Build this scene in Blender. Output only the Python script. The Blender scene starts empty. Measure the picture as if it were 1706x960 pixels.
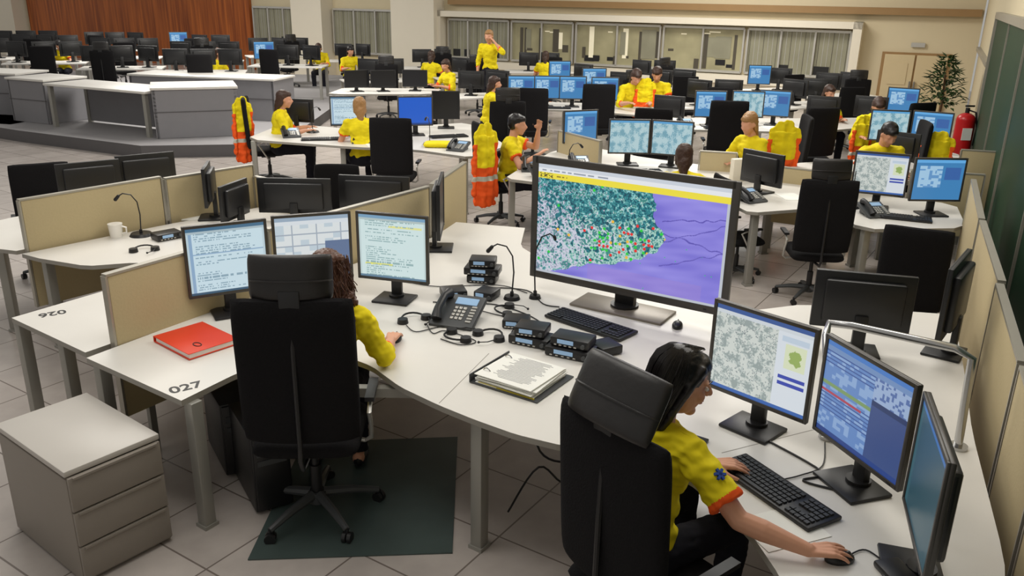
import bpy, bmesh, math, random
from mathutils import Vector, Matrix, noise
random.seed(7)
S=bpy.context.scene; COL=S.collection
try:
    S.view_settings.view_transform='Standard'; S.view_settings.look='None'; S.view_settings.look='Medium Contrast'
except Exception: pass
V=Vector
def lin(c): 
    c=c/255.0
    return c/12.92 if c<=.04045 else ((c+.055)/1.055)**2.4
def C(r,g,b): return (lin(r),lin(g),lin(b),1)
# ---------------------------------------------------------------- materials
def mat(name,col,rough=.5,metal=0.0,var=.06,scale=6.0,bump=0.0,emit=0.0,spec=.5,coat=0):
    m=bpy.data.materials.new(name); m.use_nodes=True; t=m.node_tree; n=t.nodes; b=n['Principled BSDF']
    b.inputs['Roughness'].default_value=rough; b.inputs['Metallic'].default_value=metal
    b.inputs['Specular IOR Level'].default_value=spec
    tc=n.new('ShaderNodeTexCoord'); nz=n.new('ShaderNodeTexNoise'); nz.inputs['Scale'].default_value=scale; nz.inputs['Detail'].default_value=3
    t.links.new(tc.outputs['Object'],nz.inputs['Vector'])
    mx=n.new('ShaderNodeMix'); mx.data_type='RGBA'
    a=[max(0,x*(1-var)) for x in col[:3]]+[1]; c2=[min(1,x*(1+var)) for x in col[:3]]+[1]
    mx.inputs[6].default_value=a; mx.inputs[7].default_value=c2
    t.links.new(nz.outputs['Fac'],mx.inputs[0]); t.links.new(mx.outputs[2],b.inputs['Base Color'])
    if bump:
        bp=n.new('ShaderNodeBump'); bp.inputs['Strength'].default_value=bump; bp.inputs['Distance'].default_value=.01
        t.links.new(nz.outputs['Fac'],bp.inputs['Height']); t.links.new(bp.outputs['Normal'],b.inputs['Normal'])
    if emit:
        t.links.new(mx.outputs[2],b.inputs['Emission Color']); b.inputs['Emission Strength'].default_value=emit
    return m
M_desk=mat('desk_laminate',C(222,219,213),.35,var=.03)
M_edge=mat('desk_edge',C(150,146,138),.5)
M_leg=mat('leg_grey_metal',C(154,152,145),.4,.3,var=.03)
M_ped=mat('pedestal_grey',C(140,132,123),.5,var=.03)
M_pedtop=mat('pedestal_top',C(192,187,180),.4,var=.03)
M_part=mat('partition_beige',C(184,168,130),.8,var=.05,scale=60,bump=.1)
M_partedge=mat('partition_trim',C(165,160,148),.4,.4)
M_black=mat('chair_black_fabric',C(22,21,23),.9,var=.3,scale=120,bump=.3,spec=.2)
M_blackleather=mat('headrest_leather',C(32,30,30),.42,var=.2,scale=20,bump=.2,spec=.5)
M_plast=mat('black_plastic',C(26,26,28),.4,var=.1)
M_plast2=mat('dark_grey_plastic',C(66,68,70),.45,var=.08)
M_keys=mat('key_caps',C(44,45,48),.45,var=.1)
M_bezel=mat('monitor_bezel',C(70,67,64),.35,.2,var=.05)
M_tvfoot=mat('large_monitor_foot',C(130,122,112),.35,.3,var=.05)
M_chrome=mat('chrome',C(190,190,190),.2,.9,var=.03)
M_silver=mat('silver_frame',C(200,198,192),.3,.5,var=.03)
M_yel=mat('yellow_cloth',C(228,208,28),.8,var=.2,scale=8,bump=.45,spec=.2)
M_yel2=mat('yellow_cloth_worn',C(190,172,60),.8,var=.14,scale=9,bump=.25,spec=.2)
M_org=mat('orange_cloth',C(240,92,34),.75,var=.12,scale=9,bump=.2,spec=.2)
M_refl=mat('reflective_band',C(205,205,190),.3,.3)
M_trou=mat('dark_trousers',C(28,28,36),.85,var=.2,scale=14,bump=.2,spec=.2)
M_skin=mat('skin',C(208,152,122),.55,var=.05,scale=20)
M_lip=mat('lips',C(165,80,75),.45)
M_eyew=mat('eye_white',C(235,232,228),.2)
M_iris=mat('iris_dark',C(35,25,20),.15)
M_hblack=mat('hair_black',C(22,17,18),.38,var=.4,scale=60,bump=.15)
M_hbrown=mat('hair_brown',C(58,36,25),.5,var=.4,scale=60,bump=.4)
M_hred=mat('hair_dark_auburn',C(84,50,32),.45,var=.5,scale=60,bump=.4)
M_hblond=mat('hair_blond',C(156,116,70),.5,var=.3,scale=60,bump=.4)
M_shoe=mat('shoe_black',C(22,22,24),.5)
M_paper=mat('paper',C(236,236,230),.8,var=.02)
M_ink=mat('ink_grey',C(168,168,172),.8)
M_red=mat('folder_red',C(226,62,28),.5,var=.05)
M_text=mat('black_lettering',C(25,25,25),.5)
M_white=mat('white_ceramic',C(235,232,225),.25)
M_cream=mat('wall_cream',C(210,197,166),.8,var=.03,scale=1.5)
M_whitep=mat('white_paint',C(228,220,202),.6,var=.02)
M_brownt=mat('brown_strip',C(150,118,76),.6)
M_green=mat('dark_green_panel',C(26,58,40),.5,var=.15,scale=1.2,spec=.2)
M_platf=mat('platform_grey',C(148,146,148),.6)
M_platd=mat('platform_riser',C(88,86,88),.6)
M_counter=mat('counter_grey',C(132,131,135),.5)
M_extred=mat('extinguisher_red',C(190,24,28),.3)
M_leaf=mat('leaf_green',C(44,70,30),.5,var=.3,scale=10)
M_bark=mat('bark',C(84,62,42),.9,var=.2)
M_terra=mat('pot_dark',C(70,60,52),.7)
M_doorm=mat('door_wood',C(204,186,148),.5,var=.03)
M_blue=mat('blue_emblem',C(40,76,160),.6)
M_glassmat=mat('floor_mat_dark',C(70,82,80),.2,var=.35,scale=3)
M_lcd=mat('small_lcd',C(130,160,190),.3,emit=.4)
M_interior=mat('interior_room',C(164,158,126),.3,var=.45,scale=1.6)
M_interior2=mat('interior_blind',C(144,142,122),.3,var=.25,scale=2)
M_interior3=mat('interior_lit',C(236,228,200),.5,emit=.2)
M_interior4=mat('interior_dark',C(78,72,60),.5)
def wood():
    m=bpy.data.materials.new('wood_slats'); m.use_nodes=True; t=m.node_tree; n=t.nodes; b=n['Principled BSDF']
    tc=n.new('ShaderNodeTexCoord'); mp=n.new('ShaderNodeMapping'); mp.inputs['Scale'].default_value=(5,5,.25)
    nz=n.new('ShaderNodeTexNoise'); nz.inputs['Scale'].default_value=1.6; nz.inputs['Detail'].default_value=6
    cr=n.new('ShaderNodeValToRGB'); cr.color_ramp.elements[0].position=.3; cr.color_ramp.elements[0].color=C(118,52,14); cr.color_ramp.elements[1].position=.7; cr.color_ramp.elements[1].color=C(194,106,40)
    t.links.new(tc.outputs['Object'],mp.inputs[0]); t.links.new(mp.outputs[0],nz.inputs[0]); t.links.new(nz.outputs[0],cr.inputs[0]); t.links.new(cr.outputs[0],b.inputs['Base Color'])
    b.inputs['Roughness'].default_value=.5
    return m
M_wood=wood()
def tiles():
    m=bpy.data.materials.new('floor_tiles'); m.use_nodes=True; t=m.node_tree; n=t.nodes; b=n['Principled BSDF']
    tc=n.new('ShaderNodeTexCoord'); mp=n.new('ShaderNodeMapping'); mp.inputs['Rotation'].default_value=(0,0,math.radians(33)); 
    br=n.new('ShaderNodeTexBrick'); br.offset=0; br.inputs['Scale'].default_value=1.0; br.inputs['Brick Width'].default_value=.5; br.inputs['Row Height'].default_value=.5; br.inputs['Mortar Size'].default_value=.005
    br.inputs['Color1'].default_value=C(200,191,185); br.inputs['Color2'].default_value=C(188,179,173); br.inputs['Mortar'].default_value=C(126,116,110)
    nz=n.new('ShaderNodeTexNoise'); nz.inputs['Scale'].default_value=5; nz.inputs['Detail'].default_value=8
    mx=n.new('ShaderNodeMix'); mx.data_type='RGBA'; mx.blend_type='MULTIPLY'; mx.inputs[0].default_value=.35
    t.links.new(tc.outputs['Object'],mp.inputs[0]); t.links.new(mp.outputs[0],br.inputs[0]); t.links.new(tc.outputs['Object'],nz.inputs[0])
    t.links.new(br.outputs[0],mx.inputs[6]); t.links.new(nz.outputs[0],mx.inputs[7]); t.links.new(mx.outputs[2],b.inputs['Base Color'])
    b.inputs['Roughness'].default_value=.24
    return m
M_tile=tiles()
def screenmat():
    m=bpy.data.materials.new('lit_screen'); m.use_nodes=True; t=m.node_tree; n=t.nodes; b=n['Principled BSDF']
    a=n.new('ShaderNodeAttribute'); a.attribute_name='Col'
    b.inputs['Base Color'].default_value=(.01,.01,.012,1); b.inputs['Roughness'].default_value=.3
    t.links.new(a.outputs['Color'],b.inputs['Emission Color']); b.inputs['Emission Strength'].default_value=.92
    return m
M_screen=screenmat()
# ---------------------------------------------------------------- mesh helper
class B:
    def __init__(s): s.bm=bmesh.new()
    def _fin(s,vs,mi,mtx=None):
        if mtx is not None: bmesh.ops.transform(s.bm,matrix=mtx,verts=vs)
        fs={f for v in vs for f in v.link_faces}
        for f in fs: f.material_index=mi
        return vs
    def box(s,c,size,rot=None,bev=0,mi=0,seg=2):
        r=bmesh.ops.create_cube(s.bm,size=1)['verts']
        m=Matrix.Translation(V(c))@(rot.to_4x4() if rot else Matrix.Identity(4))@Matrix.Diagonal((*size,1))
        s._fin(r,mi,m)
        if bev:
            es=list({e for v in r for e in v.link_edges})
            bmesh.ops.bevel(s.bm,geom=es,offset=bev,segments=seg,affect='EDGES',profile=.5)
        return s
    def cyl(s,p0,p1,r0,r1=None,seg=14,mi=0):
        p0=V(p0);p1=V(p1); r1=r0 if r1 is None else r1; d=p1-p0; L=d.length
        if L<1e-6: return s
        q=V((0,0,1)).rotation_difference(d.normalized()).to_matrix().to_4x4()
        r=bmesh.ops.create_cone(s.bm,cap_ends=True,segments=seg,radius1=r0,radius2=r1,depth=L)['verts']
        s._fin(r,mi,Matrix.Translation((p0+p1)/2)@q); return s
    def ell(s,c,rad,rot=None,seg=14,mi=0):
        if not hasattr(rad,'__len__'): rad=(rad,)*3
        r=bmesh.ops.create_uvsphere(s.bm,u_segments=seg,v_segments=max(6,seg*2//3),radius=1)['verts']
        s._fin(r,mi,Matrix.Translation(V(c))@(rot.to_4x4() if rot else Matrix.Identity(4))@Matrix.Diagonal((*rad,1))); return s
    def cap(s,p0,p1,r0,r1=None,seg=12,mi=0):
        r1=r0 if r1 is None else r1
        s.cyl(p0,p1,r0,r1,seg,mi); s.ell(p0,r0,None,seg,mi); s.ell(p1,r1,None,seg,mi); return s
    def tube(s,pts,r,seg=8,mi=0,closed=False):
        pts=[V(p) for p in pts]; n=len(pts); rings=[]
        up=V((0,0,1)); prev=None
        for i,p in enumerate(pts):
            a=pts[(i-1)%n] if (closed or i>0) else p; b=pts[(i+1)%n] if (closed or i<n-1) else p
            t=(b-a).normalized()
            if prev is None:
                x=t.cross(up); 
                if x.length<.1: x=t.cross(V((1,0,0)))
            else: x=prev-t*prev.dot(t)
            x.normalize(); prev=x; y=t.cross(x)
            rr=r[i] if hasattr(r,'__len__') else r
            rings.append([s.bm.verts.new(p+x*math.cos(2*math.pi*k/seg)*rr+y*math.sin(2*math.pi*k/seg)*rr) for k in range(seg)])
        m=n if closed else n-1
        for i in range(m):
            A=rings[i];Bq=rings[(i+1)%n]
            for k in range(seg):
                f=s.bm.faces.new((A[k],A[(k+1)%seg],Bq[(k+1)%seg],Bq[k])); f.material_index=mi
        if not closed:
            for R in (rings[0],rings[-1]):
                try:
                    f=s.bm.faces.new(R); f.material_index=mi
                except Exception: pass
        return s
    def prism(s,poly,z0,z1,mi=0,side=None):
        a=[s.bm.verts.new((x,y,z0)) for x,y in poly]; b=[s.bm.verts.new((x,y,z1)) for x,y in poly]
        f=s.bm.faces.new(b); f.material_index=mi
        f2=s.bm.faces.new(a[::-1]); f2.material_index=mi
        n=len(poly)
        for i in range(n):
            g=s.bm.faces.new((a[i],a[(i+1)%n],b[(i+1)%n],b[i])); g.material_index=mi if side is None else side
        return s
    def pillow(s,c,w,h,t,rot=None,curve=0,n=6,nx=14,nz=14,cr=.07,mi=0):
        m=Matrix.Translation(V(c))@(rot.to_4x4() if rot else Matrix.Identity(4))
        G=[]
        for side in (1,-1):
            g=[]
            for j in range(nz+1):
                row=[]
                tt=math.sin((-1+2*j/nz)*math.pi/2)
                for i in range(nx+1):
                    ss=math.sin((-1+2*i/nx)*math.pi/2)
                    th=t/2*(max(0,(1-abs(ss)**n))*max(0,(1-abs(tt)**n)))**.4
                    x=ss*w/2*(1-cr*abs(tt)**6); z=tt*h/2*(1-cr*abs(ss)**6)
                    y=side*th+curve*(ss*ss)
                    if side==-1 and (i in(0,nx) or j in(0,nz)): row.append(G[0][j][i])
                    else: row.append(s.bm.verts.new(m@V((x,y,z))))
                g.append(row)
            G.append(g)
            for j in range(nz):
                for i in range(nx):
                    q=(g[j][i],g[j][i+1],g[j+1][i+1],g[j+1][i])
                    if side==1: q=q[::-1]
                    try: f=s.bm.faces.new(q); f.material_index=mi
                    except Exception: pass
        return s
    def mesh(s,name,mats,smooth=True,ang=40):
        me=bpy.data.meshes.new(name)
        bmesh.ops.recalc_face_normals(s.bm,faces=s.bm.faces)
        s.bm.to_mesh(me); s.bm.free()
        for m in (mats if isinstance(mats,(list,tuple)) else [mats]): me.materials.append(m)
        if smooth:
            me.polygons.foreach_set('use_smooth',[True]*len(me.polygons)); me.set_sharp_from_angle(angle=math.radians(ang))
        return me
    def obj(s,name,mats,parent=None,smooth=True,ang=40,label=None):
        return mk(name,s.mesh(name,mats,smooth,ang),parent,label)
def mk(name,me,parent=None,label=None):
    o=bpy.data.objects.new(name,me); COL.objects.link(o)
    if parent: o.parent=parent
    if label: o['label']=label
    return o
def thing(name,label,cat,loc=(0,0,0),rz=0,group=None):
    o=bpy.data.objects.new(name,None); o.empty_display_size=.1; COL.objects.link(o)
    o.location=loc if len(loc)==3 else (*loc,0); o.rotation_euler[2]=rz
    o['label']=label; o['category']=cat
    if group: o['group']=group
    return o
def single(o,label,cat,group=None):
    o['label']=label; o['category']=cat
    if group: o['group']=group
    return o
def struct(o): o['kind']='structure'; return o
def copy_tree(root,loc,rz,label=None,group=None,scale=1,skip=(),swap=None):
    def rec(o,par):
        c=o.copy(); COL.objects.link(c)
        if par: c.parent=par; c.matrix_parent_inverse=Matrix.Identity(4)
        if swap and c.name.split('.')[0] in swap:
            c.material_slots[0].link='OBJECT'; c.material_slots[0].material=swap[c.name.split('.')[0]]
        for ch in list(o.children):
            if ch.name.split('.')[0] in skip: continue
            rec(ch,c)
        return c
    c=rec(root,None)
    c.location=loc if len(loc)==3 else (*loc,root.location.z); c.rotation_euler[2]=rz; c.scale=(scale,)*3
    if label: c['label']=label
    if group: c['group']=group
    return c
def ang(fx,fy): return math.atan2(-fx,fy)   # rotation so that local +Y looks along (fx,fy)
R3=lambda a,ax: Matrix.Rotation(a,3,ax)
# ---------------------------------------------------------------- camera
cd=bpy.data.cameras.new("camera"); cam=bpy.data.objects.new("camera",cd); COL.objects.link(cam)
cd.lens=29.54; cd.sensor_width=36; cd.clip_end=200
cam.matrix_world=Matrix.Translation((0,0,2.6))@Matrix.Rotation(math.radians(90-19.3),4,'X')@Matrix.Rotation(math.radians(1.0),4,'Z')
S.camera=cam
# ---------------------------------------------------------------- light
w=bpy.data.worlds.new('world'); S.world=w; w.use_nodes=True
w.node_tree.nodes['Background'].inputs[0].default_value=(1.0,.965,.90,1); w.node_tree.nodes['Background'].inputs[1].default_value=.38
def area(x,y,z,sx,sy,p,rz=0):
    l=bpy.data.lights.new('ceiling_light','AREA'); l.shape='RECTANGLE'; l.size=sx; l.size_y=sy; l.energy=p; l.color=(1,.96,.89)
    o=bpy.data.objects.new('ceiling_light',l); COL.objects.link(o); o.location=(x,y,z); o.rotation_euler[2]=rz
for x,y,p in ((-1.5,3.6,74),(2.2,6.0,98),(-3.5,8.5,165),(2.5,12,240),(-4,16,290),(4,19,300),(-9,22,370)):
    area(x,y,4.6,2.8,2.0,p,-.45)
# ---------------------------------------------------------------- room
struct(B().prism([(-26,-1),(14,-1),(14,42),(-26,42)],-.1,0).obj('floor',M_tile,smooth=False))
CB=V((10.6,20.1,0)); RB=math.atan2(.438,-.899)
def back(bld,name,mats,smooth=False):
    o=bld.obj(name,mats,smooth=smooth); o.location=CB; o.rotation_euler[2]=RB; return struct(o)
back(B().box((19,-.15,2.2),(38,.3,4.4)),'wall_back',M_cream)
back(B().box((27.3,.08,2.2),(11.3,.12,4.4)),'trim_1',M_wood)
for k,(a,b) in enumerate(((18.3,19.5),(14.2,15.7),(33.2,36))):
    back(B().box(((a+b)/2,.3,2.2),(b-a,.6,4.4)),'trim_%d'%(k+2),M_whitep)
back(B().box((7.0,.12,2.36),(13.9,.2,.16)),'trim_5',M_brownt)
back(B().box((8.4,.2,2.02),(11.8,.4,.16)).box((2.6,.2,1.3),(.2,.4,1.6)).box((14.2,.2,1.3),(.2,.4,1.6)).box((8.4,.2,.62),(11.8,.4,.2)).box((8.4,.14,.3),(11.8,.28,.5)),'trim_6',M_whitep)
wr=random.Random(21)
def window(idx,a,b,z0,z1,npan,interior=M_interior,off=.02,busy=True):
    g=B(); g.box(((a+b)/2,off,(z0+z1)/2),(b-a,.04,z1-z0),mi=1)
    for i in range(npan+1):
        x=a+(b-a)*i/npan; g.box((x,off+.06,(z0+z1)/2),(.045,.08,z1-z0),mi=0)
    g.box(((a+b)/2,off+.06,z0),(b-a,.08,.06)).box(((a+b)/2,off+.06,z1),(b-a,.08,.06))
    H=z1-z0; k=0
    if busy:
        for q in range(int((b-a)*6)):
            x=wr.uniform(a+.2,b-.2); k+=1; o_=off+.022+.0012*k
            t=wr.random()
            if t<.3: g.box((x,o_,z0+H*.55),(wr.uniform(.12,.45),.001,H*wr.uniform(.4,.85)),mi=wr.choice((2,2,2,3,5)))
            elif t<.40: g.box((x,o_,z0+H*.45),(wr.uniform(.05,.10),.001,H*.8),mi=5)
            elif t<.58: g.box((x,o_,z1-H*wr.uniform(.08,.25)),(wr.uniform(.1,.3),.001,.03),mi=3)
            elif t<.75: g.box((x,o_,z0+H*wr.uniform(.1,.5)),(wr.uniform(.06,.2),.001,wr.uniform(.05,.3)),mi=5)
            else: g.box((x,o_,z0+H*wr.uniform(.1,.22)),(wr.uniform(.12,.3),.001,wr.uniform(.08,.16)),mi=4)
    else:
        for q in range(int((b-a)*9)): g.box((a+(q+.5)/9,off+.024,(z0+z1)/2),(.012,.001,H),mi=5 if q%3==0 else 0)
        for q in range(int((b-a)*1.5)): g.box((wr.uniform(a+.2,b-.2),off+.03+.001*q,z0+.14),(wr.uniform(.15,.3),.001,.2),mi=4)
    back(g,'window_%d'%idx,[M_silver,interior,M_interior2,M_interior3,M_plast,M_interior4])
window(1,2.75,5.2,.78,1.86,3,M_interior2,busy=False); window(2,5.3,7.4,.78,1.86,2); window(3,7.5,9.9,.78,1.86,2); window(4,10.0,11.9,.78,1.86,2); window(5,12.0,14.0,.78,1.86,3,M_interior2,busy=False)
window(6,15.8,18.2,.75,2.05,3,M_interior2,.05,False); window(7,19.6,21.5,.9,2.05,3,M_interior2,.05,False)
g=B().box((1.25,.03,.72),(1.5,.06,1.44),mi=1)
for x in(.9,1.6): g.box((x,.07,.71),(.66,.05,1.36),bev=.01).box((x,.1,.95),(.4,.02,.5),mi=2)
for x in(1.2,1.3): g.box((x,.14,.7),(.03,.05,.18),mi=3)
back(g,'door_1',[M_doorm,M_brownt,M_doorm,M_chrome])
RW=math.atan2(.899,.438)
def right(bld,name,mats):
    o=bld.obj(name,mats,smooth=False); o.location=CB+V((.1,.1,0)); o.rotation_euler[2]=RW+math.pi; return struct(o)
right(B().box((11.5,.15,2.2),(23,.3,4.4)),'wall_right',M_cream)
right(B().box((14.3,-.02,1.2),(15.4,.05,2.3)),'trim_7',M_green)
right(B().box((14.3,-.04,2.4),(15.6,.09,.1)).box((6.55,-.04,1.2),(.1,.09,2.4)),'trim_8',M_partedge)
for k,x in enumerate((10,13,16,19)): right(B().box((x,-.05,1.2),(.03,.03,2.3)),'trim_%d'%(9+k),M_partedge)
right(B().box((3.3,-.04,1.6),(5.8,.08,.08)),'trim_13',M_partedge)
# ---------------------------------------------------------------- screens
def rnd(i,j,k=0):
    x=math.sin(i*127.1+j*311.7+k*74.7)*43758.5453; return x-math.floor(x)
def p_doc(bg,ink,top,cols=1,yel=False,seed=0):
    def f(u,v):
        if v>.95: return top
        if v>.92: return tuple(x*.85 for x in bg)
        if v<.04: return tuple(x*.8 for x in top)
        if u<.03 or u>.97: return tuple(x*.93 for x in bg)
        if seed==1 and (.60<v<.62 or u<.07): return (140,170,200)
        r=int(v*58)
        if r%2==0 and rnd(r,0,seed)>.3 and .1<u<.3+.6*rnd(r,5,seed) and rnd(int(u*66),r,seed)>.35:
            return ink
        if yel and .08<u<.5 and .20<v<.24: return (226,226,120)
        if yel and .45<u<.95 and .82<v<.85: return (226,226,150)
        return bg
    return f
def p_cal(u,v):
    if v>.94: return (150,170,190)
    if v>.88: return (215,222,228)
    if u>.66 and v<.6: return (96,116,150)
    if (u*9)%1<.06 or (v*11)%1<.1: return (160,172,186)
    return (218,224,226) if rnd(int(u*9),int(v*11))>.25 else (190,205,215)
def p_bigmap(u,v):
    if v>.965: return (205,212,222)
    if v>.93: return (232,235,240) if not(.02<u<.4 and .94<v<.955 and rnd(int(u*90),3)>.4) else (150,158,172)
    if v>.875:
        if .01<u<.085 and .885<v<.925 and rnd(int(u*150),int(v*140))>.45: return (96,86,40)
        if .10<u<.17 and .895<v<.91 and rnd(int(u*170),2)>.4: return (150,130,50)
        return (240,224,70)
    if u>.985 or v<.02: return (190,196,205)
    n1=noise.noise(V((u*6,v*4,1.3))); n2=noise.noise(V((u*20,v*12,2.1))); n3=noise.noise(V((u*55,v*33,7.7))); n4=noise.noise(V((u*130,v*76,3.7)))
    pts=((.0,-.02),(.12,.03),(.18,.08),(.3,.16),(.45,.21),(.58,.29),(.66,.38),(.705,.5))
    uu=u+.007*n3+.014*n2
    land=False
    if v<.5:
        if uu<.705:
            for a,b in zip(pts[:-1],pts[1:]):
                if a[0]<=max(0,uu)<=b[0]: land=v>a[1]+(b[1]-a[1])*(max(0,uu)-a[0])/(b[0]-a[0])+.012*n2; break
    else:
        q=((.5,.705),(.56,.69),(.62,.655),(.68,.632),(.74,.648),(.80,.64),(.88,.625)); lim=.62
        for a,b in zip(q[:-1],q[1:]):
            if a[0]<=v<=b[0]: lim=a[1]+(b[1]-a[1])*(v-a[0])/(b[0]-a[0])
        land=uu<lim
    if not land:
        k=noise.noise(V((u*5+v*6,v*18-u*5,2))); m=noise.noise(V((u*4,v*3,4)))
        c=V((138,130,222))+V((16,16,10))*m*2+V((20,20,12))*k
        if v<.16 and .3<u<.9: c=c.lerp(V((160,134,210)),.4)
        if rnd(int(u*200),int(v*120),3)>.9985: c=V((40,200,120))
        for h0,sl,cu_ in((.70,.25,.84),(.33,.6,.78),(.50,-.3,.85),(.62,.7,.9)):
            if u>.68 and abs(v-h0-sl*(u-cu_)+.03*n2)<.0045: c=V((96,86,182))
        return tuple(c)
    gx,gy=u*46,v*27; ix,iy=int(gx),int(gy); cu,cv=(ix+.5)/46,(iy+.5)/27
    ctr=.25+.34*cu
    gd=math.exp(-(((cu-.50)/.24)**2+((cv-ctr)/.12)**2))
    rr_=rnd(ix,iy,5); ox,oy=.5+.3*(rnd(ix,iy,8)-.5),.5+.3*(rnd(ix,iy,9)-.5)
    dot=((gx-ix-ox)**2+(gy-iy-oy)**2)<.125
    if dot and rr_<.66*gd+.01:
        z=rnd(ix,iy,6)
        if z<(.48 if cu>.42 else .2): return (232,48,48)
        if z<.80: return (44,206,70)
        return (244,190,60)
    t=n2*.5+n3*1.0+.9*n4
    wn=.5+ (v-.58-.22*n1+.12*(u-.3)-(.10 if u<.1 else 0))*2.6+2.0*n3+.8*n2
    wl=.5+(.26-u+.12*n1)*3+2.0*n4+.8*n2
    if wn>.5:
        c=V((36,120,132)) if t>.02 else (V((150,206,208)) if t<-.34 else V((70,152,156)))
        if n4+.5*n3>.28: c=V((20,78,96))
    elif wl>.5:
        c=V((206,208,224)) if t>-.05 else (V((128,136,160)) if t<-.4 else V((176,182,202)))
        if n3>.25: c=V((108,168,172))
    else:
        c=V((130,192,172)) if t>.05 else (V((62,138,134)) if t<-.35 else V((178,214,206)))
    return tuple(c)
def p_graymap(u,v):
    if v>.95: return (60,90,150)
    if v>.91: return (205,212,218)
    if v<.04: return (60,100,170)
    if u<.66:
        n=noise.noise(V((u*13,v*11,2)))+.8*noise.noise(V((u*40,v*36,5)))
        c=(206,212,206) if n>-.02 else ((182,192,188) if n>-.3 else (150,162,160))
        if abs(n-.1)<.03: c=(132,142,144)
        return c
    if .74<u<.95 and .5<v<.78:
        q=((u-.845)/.09)**2+((v-.64)/.12)**2+.5*noise.noise(V((u*20,v*20,1)))
        if q<.5: return (150,174,100)
        return (214,222,190)
    if .7<u<.97 and (.38<v<.42 or .30<v<.34): return (60,76,170)
    if .7<u<.97 and .8<v<.86: return (190,205,220)
    return (214,221,228)
def p_table(u,v):
    if v>.95: return (70,120,190)
    if v>.9: return (110,140,185)
    if v<.05: return (36,64,130)
    if u<.60:
        if .45<v<.475 and u<.5: return (170,66,86)
        if (v*26)%1<.16: return (60,88,150)
        if .52<v<.56: return (120,150,100)
        return (98,134,190) if rnd(int(u*20),int(v*26))>.35 else (136,166,208)
    if v>.66: 
        return (150,172,206) if rnd(int(u*40),int(v*40),2)>.35 else (84,110,164)
    return (58,78,128) if v<.6 else (40,58,100)
def p_teal(u,v):
    if v>.94: return (50,100,160)
    return (34,70,82) if u>.08 else (46,86,96)
def p_blue(u,v):
    return (24,92,200) if v>.06 else (16,60,130)
def p_bluemix(u,v):
    if v>.93: return (100,170,225)
    if .1<u<.55 and .3<v<.85: return (160,198,226) if rnd(int(u*20),int(v*18))>.3 else (100,150,200)
    if .62<u<.93 and .5<v<.8: return (60,100,165)
    return (66,130,184)
def p_palemap(u,v):
    if v>.93: return (90,160,210)
    n=noise.noise(V((u*8,v*6,7)))+.6*noise.noise(V((u*40,v*30,5)))
    return (178,206,212) if n>0 else ((150,188,200) if n>-.25 else (118,164,180))
def p_off(u,v): return (6,7,9)
PAINT={'doc1':(p_doc((200,222,232),(140,168,184),(70,110,140),seed=1),74,60),
'doc2':(p_cal,60,50),'doc3':(p_doc((208,228,228),(150,180,182),(120,160,190),yel=True,seed=4),74,60),
'big':(p_bigmap,420,240),'gmap':(p_graymap,120,96),'table':(p_table,90,76),'teal':(p_teal,24,32),'blue':(p_blue,8,16),'bluemix':(p_bluemix,34,26),'pmap':(p_palemap,60,46),'off':(p_off,1,1)}
_sc={}
def screen_mesh(style,w,h):
    key=(style,w,h)
    if key in _sc: return _sc[key]
    fn,nx,ny=PAINT[style]; vs=[];fs=[];cols=[]
    for j in range(ny+1):
        for i in range(nx+1): vs.append((w/2-w*i/nx,0,-h/2+h*j/ny))
    for j in range(ny):
        for i in range(nx):
            a=j*(nx+1)+i; fs.append((a,a+1,a+nx+2,a+nx+1))
            c=fn((i+.5)/nx,(j+.5)/ny); c=[lin(max(0,min(255,x))) for x in c]+[1]
            cols+=c*4
    me=bpy.data.meshes.new('screen'); me.from_pydata(vs,[],fs)
    at=me.color_attributes.new('Col','FLOAT_COLOR','CORNER'); at.data.foreach_set('color',cols)
    me.materials.append(M_screen); _sc[key]=me; return me
_mc={}
def monitor(x,y,face,style,w=.48,h=.42,bottom=.13,z=.74,label='grey desktop monitor on a black stand',group=None,tilt=0,big=False,foot=None,cat='monitor'):
    key=(style,w,h,bottom,tilt)
    rz=ang(*face)
    if key in _mc: return copy_tree(_mc[key],(x,y,z),rz,label,group)
    r=thing('monitor',label,cat,(x,y,z),rz,group)
    zc=bottom+h/2; bz=.018 if not big else .045
    T=Matrix.Translation((0,0,zc))@Matrix.Rotation(tilt,4,'X')
    def put(o): o.matrix_local=T; return o
    g=B(); d=.045 if not big else .07
    g.box((0,-.006,0),(w,.02,h),bev=.005)
    g.box((0,-d/2-.01,0),(w*.8,d,h*.75),bev=.015,mi=1)
    for sx in(-1,1): g.box((sx*(w/2-bz/2),.006,0),(bz,.012,h),bev=.003)
    for sz in(-1,1): g.box((0,.006,sz*(h/2-bz/2)),(w-bz,.012,bz),bev=.003)
    g.box((-w*.4,.013,-h/2+bz/2),(.02,.003,.006),mi=1)
    put(g.obj('monitor_housing',[M_bezel if style!='off' else M_plast,M_plast],r))
    s=mk('screen',screen_mesh(style,w-2*bz,h-2*bz),r); s.matrix_local=T@Matrix.Translation((0,.006,0))
    g=B(); fw=foot or (.24 if not big else .62)
    g.box((0,-.01,.008),(fw,.2 if not big else .26,.016),bev=.006)
    g.box((0,-.05,bottom*.5+.04),(.07 if not big else .14,.035,bottom+.12),bev=.008,mi=1)
    g.cyl((0,-.04,.01),(0,-.04,.03),.05 if not big else .09,mi=1)
    g.obj('monitor_stand',[M_plast if not big else M_tvfoot,M_plast],r)
    _mc[key]=r; return r
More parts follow.
